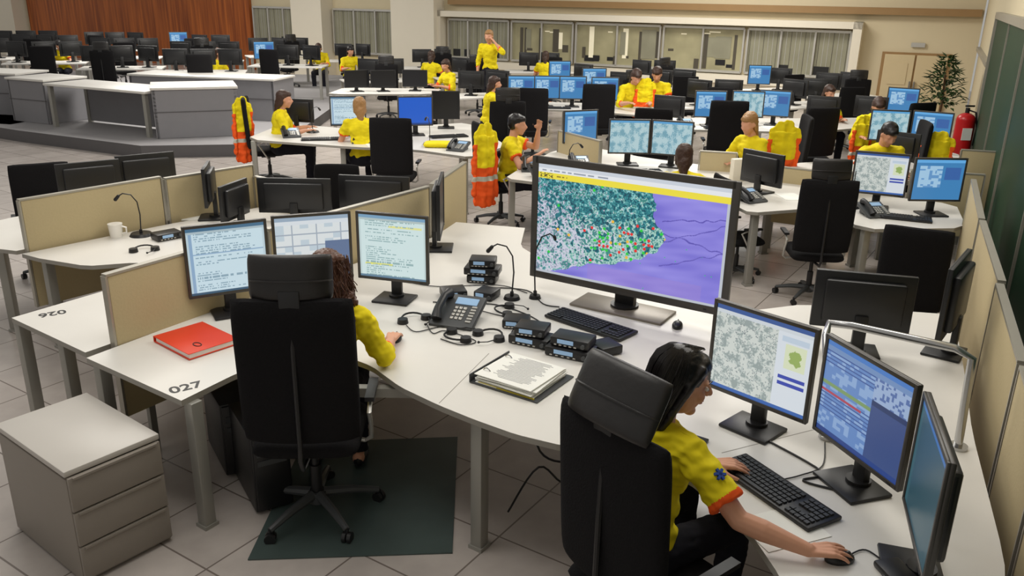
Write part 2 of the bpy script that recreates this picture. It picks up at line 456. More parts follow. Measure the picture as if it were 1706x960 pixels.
# ---------------------------------------------------------------- desks
def smooth_poly(pts,corner=()):
    out=[];n=len(pts)
    for i in range(n):
        p=V(pts[i]);a=V(pts[i-1]);b=V(pts[(i+1)%n])
        if i in corner: out.append(tuple(p)); continue
        for t in (.28,.12): out.append(tuple(p.lerp(a,t)))
        for t in (.12,.28): out.append(tuple(p.lerp(b,t)))
    return out
def desk(poly,legs,label,corner=(),z=.74,group=None):
    cx=sum(p[0] for p in poly)/len(poly); cy=sum(p[1] for p in poly)/len(poly)
    r=thing('desk',label,'desk',(cx,cy,0),0,group)
    L=[(x-cx,y-cy) for x,y in smooth_poly(poly,corner)]
    B().prism(L,z-.03,z,side=1).obj('tabletop',[M_desk,M_edge],r,smooth=False)
    for (x,y,a) in legs:
        B().box((x-cx,y-cy,(z-.03)/2),(.065,.065,z-.03),R3(a,'Z'),bev=.006).box((x-cx,y-cy,.01),(.08,.08,.02),R3(a,'Z')).obj('leg',M_leg,r)
    return r,cx,cy
def text_mesh(s,size,depth=.001):
    c=bpy.data.curves.new('lettering','FONT'); c.body=s; c.size=size; c.extrude=depth; c.offset=.0018; c.align_x='CENTER'; c.align_y='CENTER'
    o=bpy.data.objects.new('tmp',c); COL.objects.link(o); bpy.context.view_layer.update()
    me=bpy.data.meshes.new_from_object(o.evaluated_get(bpy.context.evaluated_depsgraph_get()))
    bpy.data.objects.remove(o); me.materials.clear(); me.materials.append(M_text); return me
main=[(-2.25,4.07),(-1.57,3.60),(-1.40,3.92),(-1.20,4.15),(-.96,4.20),(-.73,4.03),(-.55,3.79),(-.34,3.60),(-.16,3.46),(.03,3.33),(.23,3.24),(.55,3.17),(.74,3.0),(.85,2.77),(.90,2.59),(.93,2.39),(.94,1.75),(1.38,1.65),(1.60,2.2),(1.76,2.5),(2.12,3.43),(2.40,4.05),(2.78,4.95),(1.9,5.1),(1.35,4.9),(1.0,5.5),(.64,5.85),(.2,6.0),(.06,6.3),(.10,6.85),(-.49,7.0),(-.66,6.45),(-1.72,4.98)]
r,cx,cy=desk(main,[(-1.54,3.66,-.6),(-.14,3.52,-.6),(-2.18,4.08,-.6),(.85,2.2,0),(.62,5.7,0),(1.9,4.9,0),(-.4,6.8,0)],'large curved white desk with grey square legs',corner=(0,1,16,17,22,29,30))
o=mk('desk_number',text_mesh('027',.105),r); o.location=(-1.60-cx,3.74-cy,.7405); o.rotation_euler[2]=.62
B().box((0,0,0),(.9,.05,.05)).obj('support_beam',M_leg,r).location=(-.6-cx,3.9-cy,.66)
for a,b in(((-.34,3.62),(-.12,4.22)),((.24,3.27),(.50,3.95)),((.92,3.2),(1.45,3.45))):
    a=V(a)-V((cx,cy));b=V(b)-V((cx,cy)); d=b-a; B().box(((a.x+b.x)/2,(a.y+b.y)/2,.7403),(d.length,.004,.0008),R3(math.atan2(d.y,d.x),'Z')).obj('tabletop_seam',M_edge,r)
nb=[(-2.96,4.62),(-2.29,4.14),(-1.76,4.98),(-.72,6.5),(-1.2,7.1),(-2.25,7.45),(-2.85,6.8),(-3.6,5.88),(-3.42,5.78),(-3.0,5.62),(-2.7,5.72),(-2.5,5.66),(-2.46,5.45),(-2.62,5.15)]
r,cx,cy=desk(nb,[(-2.92,4.64,-.6),(-2.55,4.42,-.6),(-3.42,5.88,-.6),(-2.3,7.3,0)],'white curved desk behind a beige partition',corner=(0,1,2,3,5,7,8))
o=mk('desk_number',text_mesh('026',.10),r); o.location=(-2.76-cx,4.70-cy,.7405); o.rotation_euler[2]=-2.5
nb2=[(-4.6,6.2),(-3.68,5.95),(-2.95,6.85),(-2.35,7.5),(-3.0,7.9),(-3.6,7.5),(-4.2,7.0)]
desk(nb2,[(-3.95,6.2,0),(-3.1,7.7,0)],'white desk with grey legs behind beige partition',corner=(1,3))
def pedestal(x,y,rz):
    r=thing('drawer_pedestal','grey three-drawer pedestal beside the white desk','drawer unit',(x,y,0),rz)
    W,D,H=.44,.68,.58
    B().box((0,0,H/2-.01),(W,D,H-.04),bev=.004).obj('body',M_ped,r)
    B().box((0,0,H+.0),(W+.01,D+.01,.03),bev=.006).obj('top',M_pedtop,r)
    for k in range(3):
        B().box((0,-D/2-.009,.115+k*.18),(W-.006,.018,.172),bev=.004).box((0,-D/2-.02,.115+k*.18+.08),(W*.9,.012,.01)).obj('drawer',M_ped,r)
    return r
pedestal(-2.08,3.57,math.radians(52.5))
def partition(a,b,z0=.3,z1=1.14,label='beige fabric desk partition with metal trim'):
    a=V(a);b=V(b);d=b-a;L=d.length
    r=thing('desk_partition',label,'partition',((a+b).x/2,(a+b).y/2,0),math.atan2(d.y,d.x),'desk partitions')
    B().box((0,0,(z0+z1)/2),(L-.02,.035,z1-z0),bev=.006).obj('panel',M_part,r)
    B().box((0,0,z1+.006),(L,.042,.014)).box((-L/2,0,(z0+z1)/2),(.014,.042,z1-z0)).box((L/2,0,(z0+z1)/2),(.014,.042,z1-z0)).obj('trim',M_partedge,r)
    for sx in(-1,1): B().box((sx*L*.35,0,z0/2),(.04,.03,z0+.02)).obj('leg',M_leg,r)
partition((-2.18,4.24),(-1.60,5.18)); partition((-1.58,5.2),(-.68,6.55))
partition((-3.60,5.95),(-2.92,6.83),z1=1.12); partition((-2.9,6.86),(-2.36,7.5),z1=1.1); partition((-2.34,7.48),(-1.75,7.05),z1=1.0)
partition((-.66,6.62),(-.45,7.6))
partition((1.62,2.05),(1.86,2.55)); partition((1.88,2.6),(2.17,3.25)); partition((2.19,3.30),(2.66,4.35)); partition((2.70,4.4),(3.3,5.75)); partition((3.32,5.8),(3.98,7.2))
def between(a,b,style,**k):
    a=V(a);b=V(b);d=(b-a).normalized(); f=V((d.y,-d.x)); c=(a+b)/2
    return monitor(c.x,c.y,(f.x,f.y),style,**k)
between((-1.90,4.64),(-1.48,4.87),'doc1',h=.44,label='monitor showing a pale document window')
between((-1.47,4.92),(-1.01,5.09),'doc2',h=.44,label='monitor showing a calendar-like grid')
between((-.99,5.10),(-.51,4.97),'doc3',h=.44,label='monitor showing text lines with yellow marks')
between((.93,3.6),(1.28,3.23),'gmap',w=.51,h=.44,label='monitor showing grey relief map and side panel')
between((1.30,3.2),(1.46,2.71),'table',w=.51,h=.44,label='monitor showing blue tables and windows')
between((1.46,2.67),(1.31,2.18),'teal',w=.51,h=.44,label='monitor with dark teal screen seen at an angle')
between((.12,5.29),(1.26,4.58),'big',w=1.34,h=.80,bottom=.10,big=True,label='very large monitor showing a coloured coastal map')
def offmon(x,y,face,w=.5,h=.33,label='black monitor seen from behind',z=.74,bottom=.13): return monitor(x,y,face,'off',w=w,h=h,label=label,z=z,group='black monitors',bottom=bottom)
offmon(-.55,6.2,(1,.02),h=.42,w=.5)
offmon(1.93,4.35,(.25,1),w=.52); offmon(2.42,4.35,(-.8,.6),w=.5,h=.42)
offmon(-3.62,7.05,(-.6,.8)); offmon(-3.3,7.45,(-.6,.8)); offmon(-2.6,7.0,(-.9,-.2),w=.4)
offmon(-1.85,6.95,(0,1),w=.62,h=.30,bottom=.07); offmon(-1.2,7.1,(.1,1),w=.62,h=.30,bottom=.07)
offmon(-2.3,6.75,(-.8,.2),w=.4,h=.3,bottom=.07)
# ---------------------------------------------------------------- office chair
def chair(x,y,face,label,group=None,seatz=.48,scale=1,hw=.36,hh=.2,tilt=-.12,bw=.535,up=.02,hz=1.33):
    r=thing('office_chair',label,'chair',(x,y,0),ang(*face),group); r.scale=(scale,)*3
    B().pillow((0,.0,seatz),.50,.50,.10,R3(math.pi/2,'X'),n=6).obj('seat',M_black,r)
    B().pillow((0,-.275,.88+up),bw,.72,.065,R3(.06,'X'),curve=.03,n=12,cr=.035).obj('backrest',M_black,r)
    T=R3(tilt,'X'); c=V((0,-.285,hz+up))
    g=B().pillow(c,hw,hh,.05,T,curve=.04,n=7,nx=14,nz=14,cr=.04).pillow(c+T@V((0,-.006,-hh*.06)),hw*.995,.012,.055,T,curve=.04,n=6,nx=12,nz=4)
    g.obj('headrest',M_blackleather,r)
    B().box((0,-.312,1.20+up),(.09,.018,.16),bev=.005).tube([(0,-.305,1.15+up),(0,-.31,.9),(0,-.31,.56),(0,-.32,.48),(0,-.28,.42),(0,-.1,.40)],.012).obj('back_support',M_plast,r)
    for sx in(-1,1):
        a=B().tube([(sx*.14,.02,.42),(sx*.25,.02,.40),(sx*.285,.0,.43),(sx*.29,-.05,.52),(sx*.29,-.11,.62),(sx*.29,-.03,.655),(sx*.29,.10,.655)],.011,seg=8).obj('armrest',M_silver,r)
        B().box((sx*.29,.03,.672),(.045,.22,.022)).obj('arm_pad',M_plast,a)
    B().cyl((0,0,.10),(0,0,.28),.028).cyl((0,0,.26),(0,0,.43),.018).box((0,0,.42),(.2,.2,.04),bev=.01).obj('gas_column',M_plast,r)
    sb=B().cyl((0,0,.07),(0,0,.13),.045)
    for k in range(5):
        a=2*math.pi*k/5+.3; d=V((math.cos(a),math.sin(a),0)); sb.tube([d*.03+V((0,0,.115)),d*.18+V((0,0,.10)),d*.31+V((0,0,.07))],[.026,.021,.015],seg=8)
    so=sb.obj('star_base',M_plast2,r)
    cm=None
    for k in range(5):
        a=2*math.pi*k/5+.3
        if cm is None:
            cm=B().cyl((-.022,0,0),(-.004,0,0),.028,seg=14).cyl((.004,0,0),(.022,0,0),.028,seg=14).cyl((0,0,.0),(0,0,.045),.009).mesh('caster',M_plast)
        c=mk('caster',cm,so); c.location=(math.cos(a)*.31,math.sin(a)*.31,.028); c.rotation_euler[2]=a+.7
    return r
ch=chair(-1.00,3.79,(-.06,1),'tall black office chair with leather headrest at curved desk',scale=1.04)
def cc(x,y,fx,fy,label='black office chair with high fabric back',s=1,nh=False): return copy_tree(ch,(x,y,0),ang(fx,fy),label,'office chairs',s,skip=('headrest','back_support') if nh else ())
chair(.555,2.71,(.78,.62),'tall black office chair holding operator at keyboard',scale=.97,hw=.40,hh=.24,tilt=-.5,bw=.54,up=.04,hz=1.345)
for x,y,fx,fy,s_,nh in ((-4.3,7.5,-.5,.85,.9,1),(-1.45,10.2,.05,1,.96,1),(-.15,12.0,-.2,1,.96,0),(2.72,7.3,.1,1,.92,0),(2.97,5.95,.5,1,.87,1),(1.35,14.1,0,1,1,1),(4.6,10.1,-1,.2,1,1),(3.3,10.4,-1,.1,1,1),(-1.7,7.75,0,-1,.82,1),(3.0,12.1,.1,1,1,1),(-.15,9.75,.6,.3,.96,1),(-3.45,11.75,1,.2,.96,1),(2.2,7.9,1,.2,.8,1),(1.9,11.6,.2,1,.95,1),(4.2,12.0,-.2,1,.95,1),(.3,13.9,.1,1,.95,1),(5.9,12.8,-.4,1,.95,1)):
    cc(x,y,fx,fy,s=s_,nh=nh)
single(B().prism([(-1.25,3.38),(-.27,3.46),(-.32,4.6),(-1.25,4.5)],.001,.008).obj('floor_mat',M_glassmat,smooth=False),'dark glossy chair mat on the tiled floor','mat')
# ---------------------------------------------------------------- people
def shape_mesh(shapes,voxel,name,mats,smooth=4,disp=0,dfreq=14,matfn=None):
    g=B()
    for s in shapes:
        if s[0]=='c': g.cap(s[1],s[2],s[3],s[4])
        elif s[0]=='k': g.cyl(s[1],s[2],s[3],s[4],seg=20)
        elif s[0]=='e': g.ell(s[1],s[2],s[3] if len(s)>3 else None,16)
    me=g.mesh(name,mats,smooth=False)
    o=bpy.data.objects.new('tmp',me); COL.objects.link(o)
    m=o.modifiers.new('r','REMESH'); m.mode='VOXEL'; m.voxel_size=voxel; m.use_smooth_shade=True
    if smooth:
        q=o.modifiers.new('s','SMOOTH'); q.factor=.5; q.iterations=smooth
    bpy.context.view_layer.update()
    me2=bpy.data.meshes.new_from_object(o.evaluated_get(bpy.context.evaluated_depsgraph_get()))
    bpy.data.objects.remove(o); me2.name=name
    if not me2.materials:
        for mm in (mats if isinstance(mats,(list,tuple)) else [mats]): me2.materials.append(mm)
    if disp:
        nn=[v.normal.copy() for v in me2.vertices]
        for v,n_ in zip(me2.vertices,nn):
            p=v.co; q=V((p.x*dfreq,p.y*dfreq,p.z*dfreq*1.6)); v.co=p+n_*disp*(noise.noise(q)+.6*noise.noise(q*2.3))
    if matfn:
        for f in me2.polygons: f.material_index=matfn(f.center)
    me2.polygons.foreach_set('use_smooth',[True]*len(me2.polygons))
    return me2
def hand_shapes(W,d,n,sgn,curl=.5,sc=1):
    d=V(d).normalized(); n=V(n); n=(n-d*n.dot(d)).normalized(); s=d.cross(-n)*sgn
    out=[]; k=sc
    offs=(-.032,-.011,.011,.032); lens=(.068,.076,.070,.054)
    for i,(o_,L) in enumerate(zip(offs,lens)):
        kn=W+d*(.088 if i in(1,2) else .080)*k+s*o_*k-n*.004
        out.append(('c',W+d*.01+s*o_*.55*k,kn,.013*k,.0105*k))
        p=kn; dirv=(d+s*o_*4).normalized()
        for j,fr in enumerate((.45,.32,.23)):
            a=curl*(.35+.5*j)*(1+.12*i); dd=(dirv*math.cos(a)+n*math.sin(a)).normalized()
            q=p+dd*L*fr*k*1.05; out.append(('c',p,q,(.0092-.001*j)*k,(.0084-.001*j)*k)); p=q
    out.append(('e',W+d*.05*k+n*.004,(.03*k,.04*k,.013*k),Matrix((s,d,-n)).transposed()))
    t0=W+d*.022*k-s*.022*k+n*.006; t1=t0+(d*.6-s*.75+n*.25).normalized()*.042*k; t2=t1+(d*.9-s*.35+n*.25).normalized()*.032*k; t3=t2+(d*.95-s*.1+n*.3).normalized()*.024*k
    out+= [('c',t0,t1,.014*k,.0105*k),('c',t1,t2,.010*k,.009*k),('c',t2,t3,.009*k,.0075*k)]
    return out
def ik(Sh,W,a,b,pole):
    d=W-Sh; L=d.length
    if L>a+b-.01: W=Sh+d.normalized()*(a+b-.01); d=W-Sh; L=d.length
    u=d.normalized(); x=(a*a-b*b+L*L)/(2*L); h=math.sqrt(max(0,a*a-x*x)); p=V(pole); p=(p-u*p.dot(u)).normalized()
    return Sh+u*x+p*h,W
def scl(lst,k):
    out=[]
    for s in lst:
        if s[0]=='e': out.append(('e',s[1],tuple(q*k for q in s[2]))+tuple(s[3:]))
        else: out.append((s[0],s[1],s[2],s[3]*k,s[4]*k))
    return out
def person(x,y,face,label,seated=True,lean=.06,hands=None,handdir=None,head=(0,.15),hair='short',hairmat=None,vox=.014,shirt=None,side=0,detail=False,sleeve=.6,curls=(.5,.5),up=0.0,handsc=1.0,pout=.5,full=0,HS=1.0):
    r=thing('person',label,'person',(x,y,0),ang(*face)); rz=ang(*face)
    inv=Matrix.Rotation(-rz,3,'Z')
    def loc(p): return inv@(V(p)-V((x,y,0)))
    dz=up if seated else .42
    P=V((0,0,.55+dz))
    Ab=V((side*.3,lean*.25,.74+dz)); Ch=V((side*.7,lean*.7,.90+dz)); N=V((side,lean,1.045+dz)); 
    Rh=R3(head[0],'Z')@R3(-head[1],'X'); H=N+V((0,.02,.06))+Rh@V((0,.02,.09*HS))
    sh=.165
    shs=[V((side*.9+k*sh,lean*.9,.985+dz)) for k in(-1,1)]
    body=[('e',P,(.145,.11,.11)),('e',Ab,(.12,.09,.15)),('e',Ch,(.14,.10,.16)),('c',shs[0],shs[1],.05,.05),('c',N-V((0,.01,.06)),N+V((0,.015,.09)),.052,.046)]
    hd=lambda a,b,c:H+Rh@(V((a,b,c))*HS)
    body+=scl([('e',hd(0,-.012,.03),(.074,.093,.085),Rh),('e',hd(0,.022,-.02),(.060,.068,.088),Rh),('e',hd(0,.062,-.088),(.026,.024,.02),Rh),
           ('c',hd(0,.088,.022),hd(0,.112,-.014),.008,.012),('e',hd(.011,.098,-.018),(.008,.01,.007),Rh),('e',hd(-.011,.098,-.018),(.008,.01,.007),Rh),
           ('e',hd(0,.088,-.043),(.022,.010,.0065),Rh),('e',hd(0,.086,-.054),(.019,.010,.007),Rh),('e',hd(.034,.07,.028),(.022,.014,.008),Rh),('e',hd(-.034,.07,.028),(.022,.014,.008),Rh),
           ('e',hd(.035,.062,-.02),(.024,.02,.022),Rh),('e',hd(-.035,.062,-.02),(.024,.02,.022),Rh),
           ('e',hd(.076,-.005,.0),(.010,.02,.032),Rh),('e',hd(-.076,-.005,.0),(.010,.02,.032),Rh)],HS)
    shirt_s=[('e',P+V((0,0,.04)),(.165,.13,.12)),('e',Ab,(.145,.115,.17)),('e',Ch,(.168,.125,.17)),('c',shs[0],shs[1],.066,.066),('k',N-V((0,.01,.07)),N+V((0,.006,.012)),.085,.06)]
    tr=[('e',P,(.168,.135,.115))]
    cuff=[]
    for k in(0,1):
        sg=-1 if k==0 else 1
        if hands and hands[k] is not None: W=loc(hands[k])
        elif seated: W=V((sg*.17,lean+.33,.80))
        else: W=V((sg*.24,lean+.06,.80))
        E,W=ik(shs[k],W,.28,.25,(sg*pout,-.35,-.8))
        body+=[('c',shs[k],E,.048,.038),('c',E,E.lerp(W,.35),.038,.040),('c',E.lerp(W,.35),W,.040,.025)]
        hdv=(W-E).normalized()
        if handdir and handdir[k] is not None: hdv=(inv@V(handdir[k])).normalized()
        elif W.z<.85: hdv.z*=.2
        nn=V((0,0,-1)) if abs(hdv.z)<.7 else V((-sg,0,0))
        body+=hand_shapes(W,hdv,nn,sg,curls[k],handsc)
        e2=shs[k].lerp(E,sleeve) if sleeve<=1 else E.lerp(W,sleeve-1)
        if sleeve<=1: shirt_s+=[('k',shs[k],e2,.066,.068)]
        else: shirt_s+=[('c',shs[k],E,.062+full,.052+full),('k',E,e2,.052+full,.044+full)]
        cuff.append((e2,(e2-(shs[k] if sleeve<=1 else E)).normalized()))
        hip=P+V((sg*.09,0,-.02))
        if seated:
            kn=V((sg*.14,.42,.54+up*.5)); an=V((sg*.13,.40,.10))
        else:
            kn=V((sg*.10,.03,.50)); an=V((sg*.11,-.02,.09))
        body+=[('c',hip,kn,.075,.05),('c',kn,an,.05,.035),('c',an-V((0,.03,.04)),an+V((0,.15,-.05)),.036,.028)]
        tr+=[('c',hip,kn,.088,.066),('k',kn,an+V((0,0,.0)),.066,.052),('e',kn,(.066,.066,.066))]
    mk('body',shape_mesh(body,vox,'body',M_skin,3),r)
    sm=shirt or M_yel
    def mf(c):
        for e,dv in cuff:
            if (c-e).length<.085+full and (c-e).dot(dv)>-.026: return 1
        return 0
    mk('shirt',shape_mesh(shirt_s,max(vox,.006),'shirt',[sm,M_org],3,disp=.015,dfreq=10,matfn=mf),r,)
    mk('trousers',shape_mesh(tr,max(vox,.009),'trousers',M_trou,3,disp=.006),r)
    for sg in(-1,1):
        an=V((sg*(.13 if seated else .11),.40 if seated else -.02,.10 if seated else .09))
        B().ell(an+V((0,.05,-.05)),(.045,.13,.048),None,14).obj('shoe',M_shoe,r)
    if detail:
        for sg in(-1,1):
            B().ell(hd(sg*.031,.080,.008),(.0125,.0085,.0085),Rh,12,mi=0).ell(hd(sg*.032,.0865,.006),(.0055,.004,.0055),Rh,10,mi=1).obj('eye',[M_eyew,M_iris],r)
            B().tube([hd(sg*.014,.090,.032),hd(sg*.032,.088,.038),hd(sg*.052,.072,.034)],[.003,.0035,.0015],seg=6).obj('eyebrow',M_hblack,r)
        B().ell(hd(0,.092,-.0435),(.021,.008,.0055),Rh,12).ell(hd(0,.090,-.053),(.018,.009,.006),Rh,12).obj('lips',M_lip,r)
    hm=hairmat or M_hbrown
    hs=[('e',hd(0,-.03,.048),(.086,.095,.085),Rh),('e',hd(0,-.05,.01),(.082,.07,.08),Rh),('e',hd(0,.035,.075),(.06,.05,.04),Rh)]
    if hair=='straight':
        hs=[('e',hd(0,-.026,.046),(.086,.098,.088),Rh),('e',hd(0,-.058,.0),(.082,.062,.10),Rh),('e',hd(0,.03,.08),(.062,.052,.04),Rh)]
        for sg in(-1,1):
            hs+=[('c',hd(sg*.066,.025,.08),hd(sg*.077,-.005,.02),.017,.018),('c',hd(sg*.077,-.005,.02),hd(sg*.070,-.035,-.09),.020,.022),('c',hd(sg*.070,-.035,-.09),hd(sg*.060,-.06,-.20),.024,.020)]
        hs+=[('c',hd(0,-.075,-.04),hd(.01,-.08,-.15),.060,.052),('c',hd(.01,-.08,-.15),hd(.03,-.08,-.27),.052,.034),('c',hd(.03,-.08,-.27),hd(.05,-.07,-.36),.034,.010)]
    if hair in('long','pony'):
        for sg in(-1,1): hs.append(('c',hd(sg*.066,-.01,.03),hd(sg*.068,-.03,-.07),.022,.018))
        hs.append(('e',hd(0,-.06,-.06),(.07,.05,.09),Rh))
    if hair=='long': hs+=[('c',hd(0,-.07,-.05),hd(0,-.09,-.2),.06,.035)]
    if hair=='curly':
        rr=random.Random(3)
        for k in range(60):
            a=rr.uniform(0,2*math.pi); zz=rr.uniform(-.22,.09)
            if math.sin(a)>.35 and zz<.06: continue
            rad=.086+(.045*max(0,-zz)/.17)
            hs.append(('e',hd(math.cos(a)*rad,math.sin(a)*rad*.95-.03,zz+.01),(rr.uniform(.014,.024),)*3))
        hs+=[('e',hd(0,-.06,-.06),(.09,.068,.15),Rh)]
    dd=.006 if hair=='curly' else (.0015 if hair=='straight' else .005)
    mk('hair',shape_mesh(scl(hs,HS),max(vox,.006),'hair',hm,5 if hair=='straight' else 2,disp=dd,dfreq=60 if hair=='curly' else 35),r)
    if detail and hair=='straight':
        g=B(); rr=random.Random(5)
        for k in range(220):
            a=rr.uniform(0,math.pi)+math.pi
            ca,sa=math.cos(a),math.sin(a); e=.001
            pts=[hd(rr.uniform(-.01,.01),.02+rr.uniform(-.05,.02),.1345)]
            for t in(.35,.7,1.0):
                el=(1-t)*math.pi/2*.9
                pts.append(hd(ca*(.088+e)*math.cos(el),-.026+sa*(.099+e)*math.cos(el),.046+(.089+e)*math.sin(el)))
            L=rr.uniform(.14,.26)
            pts.append(hd(ca*.090,-.045+sa*.080,.048-L*.5)); pts.append(hd(ca*.078,-.065+sa*.060,.048-L*1.1))
            g.tube(pts,[.0012,.0018,.002,.002,.002,.0008],seg=4)
        g.obj('hair_strands',hm,r)
    if detail and hair=='curly':
        g=B(); rr=random.Random(9)
        for k in range(150):
            a=rr.uniform(0,2*math.pi)
            if .3<a<2.8: continue
            rad=.094; pts=[]
            ph=rr.uniform(0,6); L=rr.uniform(.14,.32); f_=rr.uniform(.4,.8)
            for i in range(14):
                t=i/13; c0=hd(math.cos(a)*(rad+.035*t),math.sin(a)*(rad+.03*t)-.03,.09-L*t)
                pts.append(c0+V((math.cos(ph+i*f_)*.010,math.sin(ph+i*f_)*.010,0)))
            g.tube(pts,.0024,seg=5)
        g.obj('hair_curls',hm,r)
    return r,cuff,shs,H
person(-.99,3.87,(-.02,1),'person with curly auburn hair in yellow shirt, seated typing',lean=.07,side=.07,up=.06,hands=((-1.20,4.30,.79),(-.66,4.27,.79)),handdir=(None,(.05,1,-.05)),head=(.25,.1),hair='curly',hairmat=M_hred,vox=.006,sleeve=1.42,detail=True,pout=.3,full=.004,HS=1.05)
pr,cuff,shs,H=person(.515,2.80,(.80,.60),'dark-haired person in yellow shirt, hand on black mouse',lean=.08,up=.035,hands=((.84,3.03,.79),(1.05,2.47,.785)),handdir=((.95,.0,-.05),(.95,.05,-.05)),head=(-.5,.27),hair='straight',hairmat=M_hblack,vox=.0042,sleeve=.75,detail=True,curls=(.55,.4),HS=1.12)
e2,dv=cuff[1]; Sh=shs[1]; mid=Sh.lerp(e2,.55); out=V((.85,-.1,.35)); out=(out-dv*out.dot(dv)).normalized()
fr=Matrix((dv.cross(out).normalized(),dv,out)).transposed()
g=B()
for k in range(3): g.box(mid+out*.070,(.009,.044,.012),fr@R3(k*math.pi/3,'Z'))
g.obj('sleeve_emblem',M_blue,pr,smooth=False)
G='staff in yellow uniforms'
A1=person(-3.25,11.6,(1,.15),'person in yellow shirt seated at white desk',hair='long',hairmat=M_hbrown,sleeve=1.3)[0]
A2=person(-1.98,10.9,(-.3,1),'blond person in yellow shirt seated facing screens',hair='long',hairmat=M_hblond)[0]
A3=person(-.08,9.65,(.95,-.1),'dark-haired person in yellow shirt sitting sideways, hand raised',hands=((.27,9.6,1.15),(.27,9.4,.9)),hair='short',hairmat=M_hblack,shirt=M_yel)[0]
A4=person(-.55,18.6,(-.3,-1),'person in yellow uniform standing with hand raised to face',seated=False,hands=((-.45,18.35,1.5),None),hair='long',hairmat=M_hblond,sleeve=1.5)[0]
A5=person(2.78,9.75,(-.9,-.5),'blond person in yellow shirt looking down at desk',hair='long',hairmat=M_hblond,head=(.2,.35),sleeve=1.2)[0]
A6=person(4.05,9.4,(-.1,-1),'dark-haired person in yellow shirt bent over desk',hair='short',hairmat=M_hblack,lean=.18,head=(.2,.6))[0]
A7=person(5.05,12.0,(-.3,-1),'brown-haired person in yellow shirt with head down',hair='long',hairmat=M_hbrown,lean=.22,head=(.1,.7),sleeve=1.3)[0]
for a in(A1,A2,A3,A4,A5,A6,A7): a['group']=G
A4.scale=(1.08,)*3; A6.scale=(1.05,)*3; A7.scale=(1.05,)*3; A5.scale=(1.05,)*3
def pc(a,x,y,fx,fy,label,hm=None,s=1): return copy_tree(a,(x,y,0),ang(fx,fy),label,G,s,swap={'hair':hm} if hm else None)
pc(A2,1.60,7.85,.1,1,'brown-haired person seen from behind at monitors',M_hbrown,.98)
pc(A5,5.0,13.9,.2,-1,'person in yellow shirt seated behind monitors',M_hbrown)
pc(A7,2.0,15.2,.2,-1,'person in yellow uniform bending over a desk',M_hbrown,1.1); pc(A6,2.6,15.6,-.4,-1,'person in yellow uniform leaning over desk',M_hbrown,1.1)
pc(A1,-.45,14.2,1,.2,'person in yellow shirt seated in side view',M_hbrown); pc(A5,-1.35,17.9,-.8,-.6,'person in yellow shirt seated at far desk',M_hbrown)
pc(A2,-2.0,20.2,.3,1,'person in yellow shirt at far row of desks',M_hbrown); pc(A1,-6.9,19.9,.9,-.2,'person in yellow shirt among dark monitors')
pc(A6,-11.7,22.4,.2,-1,'person in yellow shirt at distant desk'); pc(A5,-4.2,21.8,.5,-.9,'person in yellow shirt at distant desk',M_hblack)
pc(A2,.7,20.8,.1,1,'person in yellow shirt at distant desk',M_hbrown); pc(A7,-5.2,23.2,0,-1,'person in yellow shirt at distant desk')
# jackets
def jacket(x,y,z,face,label,sc):
    sh=[('e',V((0,0,-.07)),(.16,.06,.10)),('k',V((0,0,-.05)),V((0,0,-.70)),.13,.155),('c',V((-.13,0,-.06)),V((-.165,.03,-.60)),.045,.038),('c',V((.13,0,-.06)),V((.165,.03,-.56)),.045,.038),('c',V((-.06,0,.03)),V((.06,0,.03)),.035,.035)]
    def mf(c):
        if -.46<c.z<-.42: return 2
        if abs(c.x)>.135 and c.z<-.12: return 1
        return 0 if c.z>-.34 else 1
    me=shape_mesh(sh,.009,'jacket',[M_yel,M_org,M_refl],3,disp=.028,dfreq=8,matfn=mf)
    for v in me.vertices: v.co.y=v.co.y*.6+.010*math.sin(v.co.x*55+v.co.z*4)
    o=mk('jacket',me); o.location=(x,y,z); o.rotation_euler[2]=ang(*face); o.scale=sc
    return single(o,label,'jacket','hi-vis jackets')
jk=jacket(-.33,9.3,1.18,(.6,-.8),'yellow and orange reflective jacket hanging on chair back',(.9,1,1.2))
def jc(x,y,z,fx,fy,s,label):
    c=jk.copy(); COL.objects.link(c); c.location=(x,y,z); c.rotation_euler[2]=ang(fx,fy); c.scale=s; c['label']=label
jc(-3.75,11.65,1.14,.8,-.6,(.9,1,1.15),'yellow and orange jacket draped over office chair')
jc(3.12,9.8,1.2,.2,-.8,(1.2,1,1.1),'yellow and orange jacket draped over chair beside blond person')
jc(2.25,14.9,1.2,0,-1,(1,1,1),'yellow and orange jacket over a chair')
jc(4.75,11.6,1.05,.5,-1,(1,1,1),'orange jacket on chair near wall')
jc(5.0,9.95,1.1,-.5,-1,(1,1,.9),'orange jacket on chair near wall')
# ---------------------------------------------------------------- desk items
kbp=None
def keyboard(x,y,rz,label,L=.46,W=.16):
    r=thing('keyboard',label,'keyboard',(x,y,.741),rz)
    B().box((0,0,.011),(L,W,.018),bev=.006).obj('keyboard_case',M_plast,r)
    g=B(); 
    cols=21;rows=6
    for j in range(rows):
        for i in range(cols):
            if i in(15,) or (i in(16,17,18) and j==2) : continue
            if j==0 and 4<=i<=9:
                if i==4: g.box((-L/2+.02+7*(L-.03)/cols,-W/2+.022,.024),((L-.03)/cols*5.6,.017,.008))
                continue
            g.box((-L/2+.02+(i+.0)*(L-.03)/cols+.004,-W/2+.022+j*(W-.03)/rows,.024),((L-.03)/cols*.82,.017,.008))
    k=g.obj('keycaps',M_keys,r,smooth=False); k['kind']='stuff'
    return r
kbp=keyboard(1.06,2.90,math.atan2(-.88,.475),'black keyboard on white desk under operator hand',.52,.18)
keyboard(.47,4.66,math.atan2(-.45,.50),'black keyboard in front of very large monitor',.56,.19)
